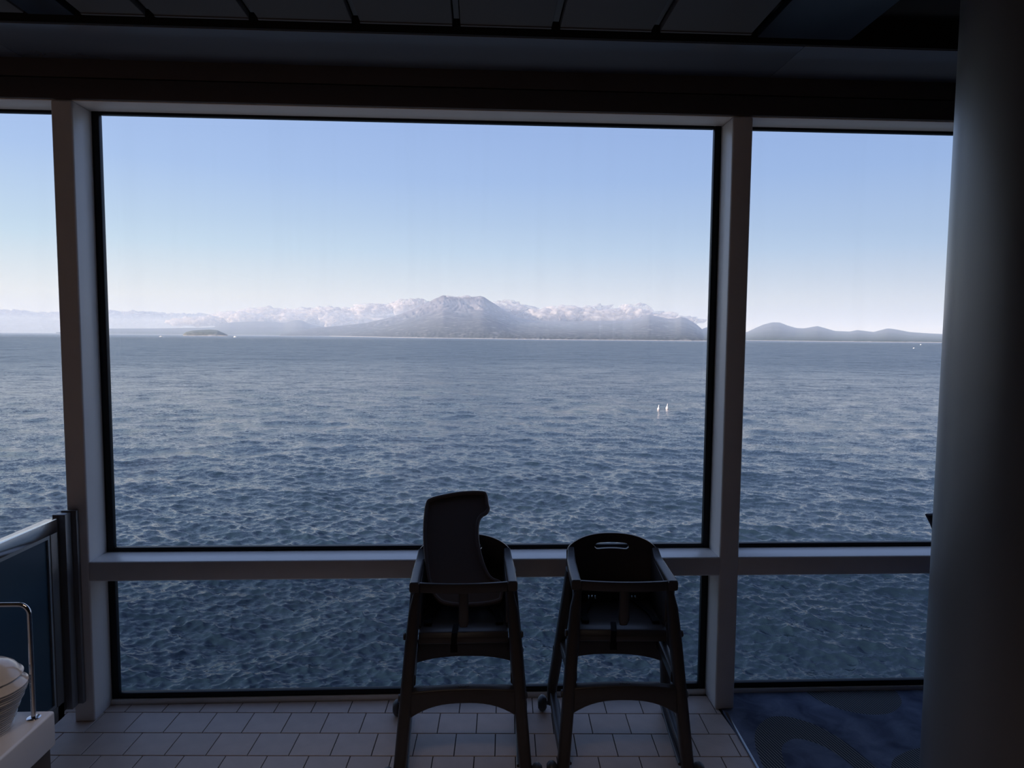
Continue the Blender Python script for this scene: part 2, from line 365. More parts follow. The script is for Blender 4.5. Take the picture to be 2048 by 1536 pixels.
# window wall: header, curb, mullions, transom beams
hd = empty('wall_front', (0, 2.8, 0)); tag(hd, 'painted window wall above and below the panes', 'wall', kind='structure')
hd.location = (0, 0, 0)
MB().box(XL, XR, YF, 2.842, 2.452, 2.529).build('header_lower_board', 'header_paint_shaded', hd, bevel=.004)
MB().box(XL, XR, YF+.002, 2.842, 2.533, 2.72).build('header_upper_board', 'header_paint_shaded', hd, bevel=.002)
MB().box(XL, XR, YF+.02, 2.85, 2.52, 2.54).build('header_groove', 'gasket', hd)
# soft painted edge of the window opening's head
MB().box(XL, XR, YF+.012, 2.842, 2.4475, 2.455).build('head_reveal', 'paint', hd, bevel=.003)
MB().box(XL, XR, 2.811, 2.842, -.004, .0215).build('curb', 'paint', hd, bevel=.003)
for i, (a, b) in enumerate(mull):
    o = MB().box(a, b, YF, 2.842, -.003, 2.4475).build('trim_%d' % (i+1), 'paint', bevel=.008, seg=3)
    tag(o, ['painted mullion at the far left end of the window wall', 'painted mullion with the steel partition post against it', 'painted mullion where the carpet meets the tiles', 'painted mullion beyond the round column'][i], 'mullion', kind='structure')
wn = ['window bay behind the buffet partition', 'wide window bay behind the two high chairs', 'window bay above the blue carpet beside the column']
for i in range(3):
    a, b = mull[i][1], mull[i+1][0]
    w = empty('window_%d' % (i+1), ((a+b)/2, YG, 0)); tag(w, wn[i], 'window', kind='structure')
    w.location = (0, 0, 0)
    MB().box(a-.006, b+.006, YF, 2.842, .578, .658).build('transom', 'paint', w, bevel=.008, seg=3)
    for z0, z1 in ((.650, 2.4585), (.0205, .585)):
        gk = MB(); e = .0285; y0, y1 = YG-.004, 2.843
        gk.box(a-.001, a+e, y0, y1, z0, z1).box(b-e, b+.001, y0, y1, z0, z1).box(a+e, b-e, y0, y1, z0, z0+.0255).box(a+e, b-e, y0, y1, z1-.0215, z1)
        gk.build('gasket', 'gasket', w, bevel=.003)
        MB().box(a+.004, b-.004, 2.833, 2.839, z0+.004, z1-.004).build('pane', 'glass' if z0 > .3 else 'glass_tinted', w)

# other walls
def wall(name, mb, label): tag(mb.build(name, 'wood_wall'), label, 'wall', kind='structure')
wall('wall_left', MB().box(XL-.2, XL, YB, 2.86, -.3, 2.9), 'dark panelled end wall beyond the buffet')
wall('wall_right', MB().box(XR, XR+.2, YB, 2.86, -.3, 2.9), 'dark panelled end wall beyond the column')
wb = MB(); y0, y1 = YB-.2, YB                    # far side of the lounge with a few narrow windows
cuts = [(2.35, 2.42), (2.62, 2.68), (2.82, 3.05)]
xs = XL-.2
for a, b in cuts: wb.box(xs, a, y0, y1, 1.5, 2.0); xs = b
wb.box(xs, XR+.2, y0, y1, 1.5, 2.0).box(XL-.2, XR+.2, y0, y1, -.3, 1.5).box(XL-.2, XR+.2, y0, y1, 2.0, 2.9)
wall('wall_back', wb, 'dark back wall of the lounge with narrow window slits')

# ceiling
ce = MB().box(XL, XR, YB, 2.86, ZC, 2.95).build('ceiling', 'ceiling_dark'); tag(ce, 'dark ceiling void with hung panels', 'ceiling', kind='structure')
for a, b in ((XL, -1.7265), (-1.7245, 1.144), (1.1455, XR)):
    MB().box(a, b, 2.405, 2.70, 2.6, 2.66).build('soffit_plate', 'soffit', ce, bevel=.0015)
MB().box(XL, XR, 2.396, 2.4045, 2.6035, 2.70).build('gap_shade_strip', 'ceiling_dark', ce)  # black strip over the soffit lip, painted-in shade for the gap
edges = [-1.294, -1.092, -1.062, -.76, -.731, -.426, -.4, -.095, -.069, .236, .264, .574, .604, .918]
for i in range(0, 14, 2):
    a, b = edges[i], edges[i+1]
    p = MB().box(a, b, .8, 2.322, 2.6, 2.625).build('ceiling_panel', 'panel', ce, bevel=.003)
    rim = MB().box(a+.001, b-.001, 2.312, 2.3215, 2.5965, 2.6015).build('panel_rim', 'panel', p)
    if i < 12:
        MB().box(b+.004, edges[i+2]-.004, .8, 2.322, 2.622, 2.63).build('air_slot', 'steel_dark', ce)
MB().box(.949, 1.275, .8, 2.345, 2.6, 2.625).build('navy_board', 'navy_ceiling', ce, bevel=.002)
MB().box(-1.47, -1.325, .8, 2.335, 2.6, 2.625).build('navy_board', 'navy_ceiling', ce, bevel=.002)
for k in range(5):
    MB().box(-1.48-.333*(k+1)+.03, -1.48-.333*k, .8, 2.33, 2.6, 2.625).build('ceiling_panel', 'panel', ce, bevel=.003)
MB().box(XL, 1.9, -7.4, .77, 2.6, 2.62).build('ceiling_field', 'panel', ce)

# unseen warm lamps added as fill light, behind and above the camera
lm = bpy.data.materials.new('fill_lamp_glow'); lm.use_nodes = True; bs = lm.node_tree.nodes['Principled BSDF']
bs.inputs['Emission Color'].default_value = (1, .78, .62, 1); bs.inputs['Emission Strength'].default_value = 4.0; MATS['fill_lamp_glow'] = lm
for k, (x, y) in enumerate([(-3.1, -1.2), (-1.9, -2.4), (-3.1, -3.8), (-1.9, -5.2), (-.50, .62), (-.02, .70)]):
    e = empty('fill_lamp', (x, y, 2.598)); tag(e, 'small unseen warm fill lamp added in the ceiling over the tiled walkway' if k > 3 else 'small unseen warm fill lamp added in the lounge ceiling behind the counter', 'lamp', 'added ceiling fill lamps')
    MB().lathe([(.050, -.004), (.062, -.004), (.062, .0), (.050, .0)], (0, 0, 0), 24).build('ring', 'steel', e)
    MB().lathe([(.04, .0005), (.04, .0012)], (0, 0, -.003), 20).build('lens', 'fill_lamp_glow', e)
    sp_ = bpy.data.lights.new('lamp', 'SPOT'); sp_.energy = 52 if k < 4 else 15; sp_.color = (1, .78, .62); sp_.spot_size = math.radians(110 if k < 4 else 92); sp_.spot_blend = .6; sp_.shadow_soft_size = .04 if k < 4 else .16
    so_ = bpy.data.objects.new('lamp', sp_); COL.objects.link(so_); so_.parent = e; so_.location = (0, 0, -.02)

# ship around the room
hu = MB().box(-45, XL-.2, -26, 2.842, -28, 9).box(XR+.2, 45, -26, 2.842, -28, 9).box(XL-.2, XR+.2, -26, 2.842, -28, -.3).box(XL-.2, XR+.2, -26, 2.842, 2.95, 9).build('wall_hull', 'ship_white')
tag(hu, 'white side of the ship around the lounge', 'hull', kind='structure')

# round column
CR = .26; ccx, ccy = 1.353, 1.458
cm = MB().lathe([(CR, 0), (CR, 2.7)], (ccx, ccy, 0), 72).build('round_column', 'column_paint'); tag(cm, 'thick round painted column standing on the blue carpet', 'column')
MB().lathe([(CR+.006, 0.002), (CR+.006, .09), (CR+.001, .094)], (ccx, ccy, 0), 72).build('base_ring', 'steel_dark', cm)

# ------------------------------------------------------------------ high chairs
def arc_pts(x0, x1, n): return [x0+(x1-x0)*i/(n-1) for i in range(n)]
def crossbar(zt, zb, drop, wt, wb_, rise):
    """rail with a crowned top and arched underside; wt/wb_: half widths at top and bottom corners"""
    n = 17; top = [(x, zt + rise*(1-(x/wt)**2)) for x in arc_pts(-wt, wt, n)]
    bot = [(x, zb - drop*abs(x/wb_)**2.6) for x in arc_pts(wb_, -wb_, n)]
    return top + bot
def high_chair(loc, rz, label):
    root = empty('high_chair', loc, rz); tag(root, label, 'high chair', 'restaurant high chairs by the window')
    P = 'plastic'
    for s in (-1, 1):
        leg = MB().sweep([(s*.1655, -.078, .665), (s*.1675, -.082, .645), (s*.1765, -.094, .585), (s*.1865, -.113, .47), (s*.199, -.140, .31), (s*.2235, -.192, .02), (s*.2245, -.194, .012)],
                         [(.013, .022), (.013, .023), (.0195, .025), (.022, .026), (.0225, .027), (.022, .026), (.018, .022)], n=16).build('front_leg', P, root)
        MB().lathe([(.004, 0), (.012, .001), (.013, .006), (.009, .010)], (0, 0, 0), 16, 'x').build('bolt_cap', 'rubber', leg).location = (s*.205 if s > 0 else -.215, -.105, .495)
        MB().lathe([(.004, 0), (.013, .001), (.014, .007), (.009, .011)], (0, 0, 0), 16, 'x').build('bolt_cap', 'rubber', leg).location = (s*.218 if s > 0 else -.230, -.142, .287)
        # rear leg kinks at the bottom
        rl = MB().sweep([(s*.180, .075, .668), (s*.187, .098, .58), (s*.212, .158, .34), (s*.236, .222, .115), (s*.2365, .226, .085), (s*.2365, .226, .045)],
                   [(.019, .024), (.020, .025), (.021, .025), (.020, .024), (.020, .026), (.018, .026)], n=16).build('rear_leg', P, root)
        MB().lathe([(.004, 0), (.011, .001), (.012, .006), (.008, .010)], (0, 0, 0), 16, 'x').build('bolt_cap', 'rubber', rl).location = (s*.229 if s > 0 else -.239, .17, .305)
        # side rails
        MB().sweep([(s*.2325, .215, .088), (s*.231, .17, .072), (s*.226, 0, .062), (s*.219, -.18, .064)], (.0145, .020), n=12, p=5).build('lower_side_rail', P, root)
        MB().sweep([(s*.214, .205, .066), (s*.207, 0, .045), (s*.198, -.18, .048)], (.008, .006), n=8).build('lower_rail_lip', P, root)
        MB().sweep([(s*.1975, .155, .335), (s*.193, .02, .338), (s*.186, -.125, .342)], (.0165, .022), n=12, p=5).build('upper_side_rail', P, root)
        # arm: flat top, drops at the front, sweeps up at the back
        MB().sweep([(s*.1755, -.106, .672), (s*.1755, -.102, .672), (s*.1755, .0, .674), (s*.1745, .10, .677), (s*.172, .145, .688), (s*.170, .185, .708)],
                   [(.0165, .0165), (.0182, .0195), (.0182, .018), (.018, .018), (.0165, .010), (.013, .018)], n=16, p=5).build('armrest', P, root)
        # bucket side under the arm
        poly = [(-.085, .660), (.188, .692), (.188, .50), (.10, .485), (-.03, .485), (-.062, .52)]
        MB().prism(poly, s*.155, s*.168, lambda a, b, t: (t, a, b)).build('side_panel', P, root, bevel=.003)
        poly = [(-.095, .657), (.11, .664), (.125, .60), (.06, .625), (-.04, .622), (-.095, .56)]
        MB().prism(poly, s*.168, s*.184, lambda a, b, t: (t, a, b)).build('arm_gusset', P, root, bevel=.003)
        # wheels and glides
        w = MB().lathe([(.004, -.019), (.020, -.018), (.030, -.010), (.0335, 0), (.030, .010), (.020, .018), (.004, .019)], (-.275 if s < 0 else .243, .243, .0335), 24, 'x').build('wheel', 'rubber', root)
        MB().lathe([(.008, -.012), (.008, .012)], (-.252 if s < 0 else .236, .243, .0335), 12, 'x').build('axle', 'rubber', w)
        MB().lathe([(.004, -.019), (.020, -.018), (.028, -.010), (.031, 0), (.028, .010), (.020, .018), (.004, .019)], (s*.262, -.190, .031), 24, 'x').build('glide', 'rubber', root)
    # front rail between the arms, bowed outwards
    MB().sweep([(x, -.088-.016*(1-(x/.16)**2), .667) for x in arc_pts(-.16, .16, 13)], (.018, .008), ref=(0, 0, 1), n=12, p=4).build('front_bar', P, root)
    MB().sweep([(0, -.100, .655), (0, -.099, .60), (0, -.094, .545), (0, -.088, .522)], [(.017, .009), (.018, .012), (.020, .014), (.014, .009)], n=14).build('crotch_post', P, root)
    # lower front crossbar with its arch, and the badge on top
    cb = MB().prism(crossbar(.318, .272, .055, .187, .192, .010), -.165, -.125, lambda a, b, t: (a, t-(b-.3)*-.2*0, b)).build('front_crossbar', P, root, bevel=.009, seg=3)
    bd = MB()
    for rr, z in ((.017, 0), (.012, .0)):
        bd.sweep([(rr*math.cos(a)*1.0, -.150-.006*(rr/.017)+(-math.sin(a))*.0, .3285) for a in (PI, 0)], (.0008, .0006), n=6)
    bd.sweep([(.018*math.cos(a), -.143-.012*math.sin(a), .3288) for a in arc_pts(0, PI, 13)], (.0009, .0012), ref=(0, 0, 1), n=6)
    bd.sweep([(.009*math.cos(a), -.143-.007*math.sin(a), .3288) for a in arc_pts(0, PI, 9)], (.0008, .0012), ref=(0, 0, 1), n=6)
    bd.build('badge', P, cb)
    MB().prism(crossbar(.362, .290, .028, .195, .2, 0), .150, .172, lambda a, b, t: (a, t, b)).build('rear_crossbar', P, root, bevel=.006)
    # seat pan with rolled front lip
    prof = [(.190, .500), (.12, .492), (.0, .497), (-.045, .500), (-.070, .492), (-.082, .474), (-.082, .455), (-.074, .450), (-.066, .458), (-.05, .474), (0, .478), (.12, .474), (.190, .482)]
    MB().prism(prof, -.163, .163, lambda a, b, t: (t, a, b)).build('seat', P, root, bevel=.003)
    # curved backrest with carrying slot
    bk = MB(); nx = 49; xs = arc_pts(-.186, .186, nx)
    def yb(x, z): return .180 + .020*(z-.50)/.25 + .022*(1-(x/.186)**2)
    def zt(x): u = abs(x)/.186; return .698 + .070*max(0, 1-u**2.4)**.62
    hs = .069; rows = []
    for x in xs:
        u = abs(x)/hs
        if u > 1.02: h0, h1 = .7065, .7305
        else:
            k = math.sqrt(max(0, 1-max(0, (u-.78)/.24)**2)); mid = .7185-.004*u*u; h0, h1 = mid-.0125*k, mid+.0125*k
        z_t = zt(x); h1 = min(h1, z_t-.006); h0 = min(h0, h1-.0005) if u > 1.02 else h0
        zz = [.530+(h0-.530)*i/8 for i in range(9)] + [h1+(z_t-h1)*i/3 for i in range(4)]
        rows.append(zz)
    nz = 13; vs = []
    for side in (0, 1):
        for x, zz in zip(xs, rows):
            for z in zz: vs.append((x, yb(x, z)+(.014 if side else 0), z))
    fs = []
    cell = set()
    for i in range(nx-1):
        for j in range(nz-1):
            if j == 8 and abs(xs[i]) <= hs*1.02+1e-6 and abs(xs[i+1]) <= hs*1.02+1e-6: continue
            cell.add((i, j))
    I = lambda s_, i, j: s_*nx*nz + i*nz + j
    for i, j in cell:
        fs.append((I(0,i,j), I(0,i+1,j), I(0,i+1,j+1), I(0,i,j+1))); fs.append((I(1,i,j), I(1,i,j+1), I(1,i+1,j+1), I(1,i+1,j)))
        for (di, dj, e) in ((-1,0,((i,j),(i,j+1))), (1,0,((i+1,j),(i+1,j+1))), (0,-1,((i,j),(i+1,j))), (0,1,((i,j+1),(i+1,j+1)))):
            if (i+di, j+dj) not in cell:
                a, b = e; fs.append((I(0,*a), I(0,*b), I(1,*b), I(1,*a)))
    back = bk.add(vs, fs).build('backrest', P, root, smooth=40)
    # strap slits low in the back
    ws = sorted([-.097, -.091, -.084, -.078, -.071, -.065, .065, .071, .078, .084, .091, .097])
    seg = [-.158] + ws + [.158]
    lo = MB()
    for a, b in zip(seg[0::2], seg[1::2]): lo.box(a, b, .180, .206, .506, .526)
    lo.box(-.158, .158, .180, .210, .524, .534).box(-.158, .158, .180, .206, .484, .508).build('back_lower_strip', P, back)
    # webbing strap over the seat front, and the loose side straps
    st = MB().sweep([(-.028, -.03, .5035), (-.030, -.055, .503), (-.033, -.082, .492), (-.035, -.089, .47), (-.035, -.088, .435)], (.011, .0012), n=8).build('strap', 'webbing', root)
    MB().box(-.048, -.022, -.0925, -.0845, .425, .452).build('buckle', 'webbing', st, bevel=.002)
    for s in (-1, 1):
        st = MB().sweep([(s*.081, .176, .515), (s*.10, .14, .508), (s*.128, .06, .5035), (s*.132, -.01, .506)], (.011, .0014), n=8).build('strap', 'webbing', root)
        MB().box(s*.132-.014, s*.132+.014, -.035, .0, .502, .512).build('buckle', 'webbing', st, bevel=.002)
    return root
high_chair((.534, 2.452, 0), -.045, 'dark plastic high chair with empty seat and open handle slot')
high_chair((-.054, 2.452, 0), .012, 'dark plastic high chair with an upended tray stored in its seat')

# feeding tray standing on end in the first chair's seat
out = [(-.2169,.4764),(-.1987,.4975),(-.1466,.5128),(-.0663,.5268),(.0145,.5275),(.0348,.5122),(.0406,.4709),(.0455,.4503),(.0346,.4286),(.0128,.4137),(.003,.3866),(.0012,.3376),(.0073,.2851),(.0188,.2375),(.034,.1958),(.0528,.1683),(.0828,.1544),(.0979,.1351),(.0954,.1008),(.0818,.0747),(.0156,.0611),(-.0765,.0584),(-.1318,.0681),(-.1542,.081),(-.1739,.1036),(-.194,.1513),(-.209,.2275),(-.2209,.3266),(-.2229,.4085)]
def smooth_loop(p, k=4):
    n = len(p); r = []
    for i in range(n):
        a, b, c, d = [np.array(p[(i+j-1) % n]) for j in range(4)]
        for q in range(k):
            t = q/k; r.append(tuple(.5*((2*b)+(-a+c)*t+(2*a-5*b+4*c-d)*t*t+(-a+3*b-3*c+d)*t**3)))
    return r
pts = smooth_loop(out); cen = np.mean(pts, 0); n = len(pts)
A = Vector((0, 2.43, .505)); Dv = Vector((0, .195, .255)).normalized(); Nv = Vector((1, 0, 0)).cross(Dv)   # Nv points at the room
if Nv.y > 0: Nv = -Nv
def tp(p, h): return A + Vector((1, 0, 0))*p[0] + Dv*p[1] + Nv*h
def inset(d):
    r = []
    for i in range(n):
        a = np.array(pts[i-1]); b = np.array(pts[(i+1) % n]); t = (b-a)/np.linalg.norm(b-a); q = np.array(pts[i]) + np.array((t[1], -t[0]))*(-d)
        r.append(tuple(q))
    return r
ar = sum(pts[i][0]*pts[(i+1) % n][1]-pts[(i+1) % n][0]*pts[i][1] for i in range(n))
sg = 1 if ar > 0 else -1
ty = MB(); loops = [(0, -.006), (0, .006), (.003, .011), (.010, .011), (.016, .0)]
v = []
for d, h in loops: v += [tp(p, h) for p in inset(d*sg)]
f = [tuple(range(n))[::-1]] + [(k*n+i, k*n+(i+1) % n, (k+1)*n+(i+1) % n, (k+1)*n+i) for k in range(4) for i in range(n)]
f.append(tuple(range(4*n, 5*n)))
tray = ty.add(v, f).build('feeding_tray', 'tray_plastic', smooth=50)
tag(tray, 'dark feeding tray with a belly cutout stood on end in the high chair', 'tray')

# ------------------------------------------------------------------ buffet end: partition, counter, rail, bowls
pt = empty('partition', (-1.62, 2.0, 0)); tag(pt, 'half-height steel framed partition with navy panel by the mullion', 'partition'); pt.location = (0, 0, 0)
x0, x1 = -1.640, -1.600; ye = .9
MB().box(x0, x1, ye, 2.585, .812, .862).build('top_rail', 'rail_steel', pt, bevel=.0008)
MB().box(x0, x1, ye, 2.585, .085, .145).build('bottom_rail', 'steel_dark', pt, bevel=.002)
MB().box(x0, x1, 2.545, 2.585, .085, .812).build('end_stile', 'steel_dark', pt, bevel=.002)
MB().box(x0, x1, ye, ye+.04, 0, .812).build('foot_stile', 'steel_dark', pt, bevel=.002)
MB().box(x0+.012, x1-.010, ye+.04, 2.545, .145, .812).build('panel', 'navy', pt)
bd = MB()
for a, b, c, d in ((ye+.04, 2.545, .798, .812), (ye+.04, 2.545, .145, .157), (2.533, 2.545, .157, .798)): bd.box(x1-.0095, x1-.003, a, b, c, d)
bd.build('bead', 'bead', pt)
MB().box(x0+.01, x1-.022, 2.585, 2.632, .085, .855).build('post_recess', 'steel_dark', pt)
MB().box(x0-.005, x1+.003, 2.630, 2.668, .085, .866).build('post', 'brushed', pt, bevel=.0015)
MB().box(x0+.002, x1+.022, 2.670, 2.6895, .085, .872).build('wall_flange', 'brushed', pt, bevel=.004)
MB().lathe([(.004, 0), (.004, .002)], (0, 0, 0), 12, 'x').build('screw', 'rubber', pt).location = (x1-.0215, 2.605, .82)

cx1, cy1, cz = -.806, 1.274, .85
ct = MB().box(-2.0+.42, cx1, -.6, cy1, cz-.068, cz).build('counter_slab', 'solid_white', bevel=.005, seg=3); tag(ct, 'thick white counter slab carrying the stacked bowls', 'counter')
cb = empty('counter_cabinet', (-1.19, .3, 0)); tag(cb, 'dark brown base cabinet under the white counter slab', 'cabinet'); cb.location = (0, 0, 0)
MB().box(-1.575, cx1-.012, -.59, cy1-.03, .09, cz-.069).build('body', 'cabinet', cb, bevel=.003)
MB().box(-1.565, cx1-.05, -.58, cy1-.06, 0, .09).build('plinth', 'steel_dark', cb)
MB().box(cx1-.022, cx1-.004, cy1-.075, cy1-.012, .092, cz-.069).build('corner_post', 'cabinet', cb, bevel=.002)
for k in range(3):
    d = MB().box(cx1-.012, cx1-.002, -.55+k*.58, -.55+k*.58+.56, .12, cz-.10).build('door', 'cabinet', cb, bevel=.003)
    MB().sweep([(cx1+.012, -.50+k*.58, .60), (cx1+.012, -.50+k*.58, .72)], (.005, .005), n=10).build('handle', 'steel', d)

rl = empty('counter_rail', (-.829, 1.248, cz)); tag(rl, 'thin bent chrome rail rising from the white counter', 'rail')
bend = [(-.012-.018*math.sin(t)+.012, 0, .203+.018*(1-0)*math.sin(0)) for t in (0,)]
pth = [(0, 0, 0), (0, 0, .10), (0, 0, .200)] + [(-.018+.018*math.cos(t), 0, .200+.018*math.sin(t)) for t in arc_pts(.15, PI/2, 8)] + [(-.10, 0, .218), (-.36, 0, .218)] + [(-.36-.018*math.sin(t), 0, .200+.018*math.cos(t)) for t in arc_pts(.15, PI/2, 8)] + [(-.378, 0, .10), (-.378, 0, 0)]
MB().sweep(pth, (.0042, .0042), ref=(0, 1, 0), n=14, p=2).build('tube', 'chrome', rl)
for x in (0, -.378):
    MB().lathe([(.0115, 0), (.0115, .0015), (.008, .0025)], (x, 0, 0), 24).build('flange', 'chrome', rl)

def bowl_mesh(R, name):         # an upturned bowl: rim down, foot ring up
    h = .030
    prof = [(R*.985, 0), (R, .0006), (R, .0019), (R*.955, .0032), (R*.90, .0085), (R*.80, .0165), (R*.62, .0240), (R*.46, .0275), (R*.42, .0290), (R*.41, .0345), (R*.36, .0348), (R*.345, .0300), (.001, .0295), (.001, .0262), (R*.44, .0250), (R*.60, .0215), (R*.77, .0145), (R*.87, .0065), (R*.925, .0010), (R*.94, 0)]
    return MB().lathe(prof, (0, 0, 0), 56)
nb = 19
for k in range(nb):
    t = k/(nb-1); R = .0535+.0080*min(1, t*1.25)**1.4
    b = bowl_mesh(R, 'bowl').build('bowl', 'ceramic', smooth=40)
    zz = cz + .0005 + k*.0046
    b.location = (-.900+.021*t**1.2, 1.205+.006*math.sin(k*1.7)*.3, zz)
    b.rotation_euler = (.004*math.sin(k*2.1), .004*math.cos(k*1.3), k*.9)
    tag(b, 'white upturned bowl resting directly on the white counter, undermost of its stack' if k == 0 else ('wide white upturned bowl just beneath the topmost bowl of the stack' if k == nb-1 else 'white upturned bowl nested midway in the leaning stack on the counter'), 'bowl', 'stacked white bowls on the counter')
b = bowl_mesh(.060, 'bowl').build('bowl', 'ceramic', smooth=40); b.location = (-.886, 1.205, cz+.0005+nb*.0046+.0125); b.rotation_euler = (0, .015, .3)
tag(b, 'white upturned bowl with a foot ring, topmost of the stack', 'bowl', 'stacked white bowls on the counter')

# dining chair behind the column: only the corner of its back shows
dc = empty('dining_chair', (1.876, 2.07, .0046), .12); tag(dc, 'dark dining chair mostly hidden behind the round column', 'chair')
for sx in (-1, 1):
    MB().sweep([(sx*.20, -.20, 0), (sx*.20, -.20, .44)], (.017, .017), n=10).build('leg', 'cabinet', dc)
    MB().sweep([(sx*.19, .22, 0), (sx*.195, .20, .44), (sx*.19, .215, .70), (sx*.185, .24, .86)], (.014, .017), n=10).build('leg', 'cabinet', dc)
MB().box(-.22, .22, -.22, .22, .43, .48).build('seat', 'chair_cloth', dc, bevel=.015)
MB().prism([(-.19, .56), (.19, .56), (.205, .86), (.222, .90), (.245, .94), (-.245, .94), (-.222, .90), (-.205, .86)], .21, .235, lambda a, b, t: (a, t+(b-.56)*.09, b)).build('backrest', 'chair_cloth', dc, bevel=.008)

# ------------------------------------------------------------------ outside: sea
def sea():
    h = 25.0; dep = np.concatenate([np.arange(.95, .60, -.006), np.arange(.60, .0105, -.00105)])
    r = h/np.tan(dep); r = np.concatenate([r, np.geomspace(r[-1]*1.1, 90000, 26)])
    az = np.concatenate([np.arange(-1.40, -.98, .006), np.arange(-.98, -.70, .0035), np.arange(-.70, .72, .0021), np.arange(.72, .98, .0035), np.arange(.98, 1.40, .006)])
    Rr, Az = np.meshgrid(r, az, indexing='ij')
    X = Rr*np.sin(Az); Y = Rr*np.cos(Az); Z = np.zeros_like(X); X0, Y0 = X.copy(), Y.copy()
    dr = np.gradient(r)[:, None]; cell = np.maximum(dr, Rr*np.gradient(az)[None, :])
    nW = 130; lam = np.geomspace(.30, 22, nW); trains = [math.radians(36), math.radians(-33), math.radians(262)]
    for i in range(nW):
        L_ = lam[i]*rng.uniform(.9, 1.1); k = 2*PI/L_
        th = trains[(0, 1, 2, 2)[i % 4]] + rng.normal(0, .34 if L_ < 6 else .22)
        st = .074 if L_ < 1.5 else (.046 if L_ < 3.5 else (.017 if L_ < 9 else .013))
        Aw = st/k
        fade = np.clip((L_/cell-1.8)/1.6, 0, 1)
        c, s_ = math.cos(th), math.sin(th)
        ph = k*(c*X0+s_*Y0) + rng.uniform(0, 2*PI)
        sn = np.sin(ph); cs = np.cos(ph)
        Z += Aw*fade*sn; X += Aw*1.0*c*fade*cs; Y += Aw*1.0*s_*fade*cs
    Z += SEA
    nr, na = X.shape; V = np.stack([X, Y, Z], -1).reshape(-1, 3).astype(np.float32)
    idx = np.arange(nr*na).reshape(nr, na)
    F = np.stack([idx[:-1, :-1], idx[:-1, 1:], idx[1:, 1:], idx[1:, :-1]], -1).reshape(-1, 4)[:, ::-1]
    me = bpy.data.meshes.new('sea'); me.vertices.add(len(V)); me.vertices.foreach_set('co', V.ravel())
    me.loops.add(F.size); me.loops.foreach_set('vertex_index', F.ravel().astype(np.int32))
    me.polygons.add(len(F)); me.polygons.foreach_set('loop_start', np.arange(0, F.size, 4, dtype=np.int32))
    me.polygons.foreach_set('use_smooth', np.ones(len(F), dtype=bool))
    me.update(calc_edges=True); me.materials.append(MATS['water'])
    o = bpy.data.objects.new('sea', me); COL.objects.link(o); tag(o, 'choppy blue sea stretching to the far shore', 'sea', kind='stuff')
    print('sea quads', len(F))
sea()

# ------------------------------------------------------------------ outside: land
def vnoise(x, y, seed, octs=5):
    out = np.zeros_like(x); amp = 1.0
    for o in range(octs):
        g = np.random.default_rng(seed+o).uniform(-1, 1, (128, 128))
        xi = np.floor(x).astype(int); yi = np.floor(y).astype(int); fx = x-xi; fy = y-yi
        fx = fx*fx*(3-2*fx); fy = fy*fy*(3-2*fy)
        a = g[xi % 128, yi % 128]; b = g[(xi+1) % 128, yi % 128]; c = g[xi % 128, (yi+1) % 128]; d = g[(xi+1) % 128, (yi+1) % 128]
        out += amp*((a*(1-fx)+b*fx)*(1-fy)+(c*(1-fx)+d*fx)*fy); amp *= .5; x = x*2.03; y = y*2.03
    return out
def grid_obj(name, X, Y, Z, m):
    nr, na = X.shape; V = np.stack([X, Y, Z], -1).reshape(-1, 3); idx = np.arange(nr*na).reshape(nr, na)
    F = np.stack([idx[:-1, :-1], idx[:-1, 1:], idx[1:, 1:], idx[1:, :-1]], -1).reshape(-1, 4)[:, ::-1]
    me = bpy.data.meshes.new(name); me.from_pydata(V.tolist(), [], F.tolist())
    for p in me.polygons: p.use_smooth = True
    me.materials.append(MATS[m]); o = bpy.data.objects.new(name, me); COL.objects.link(o); return o
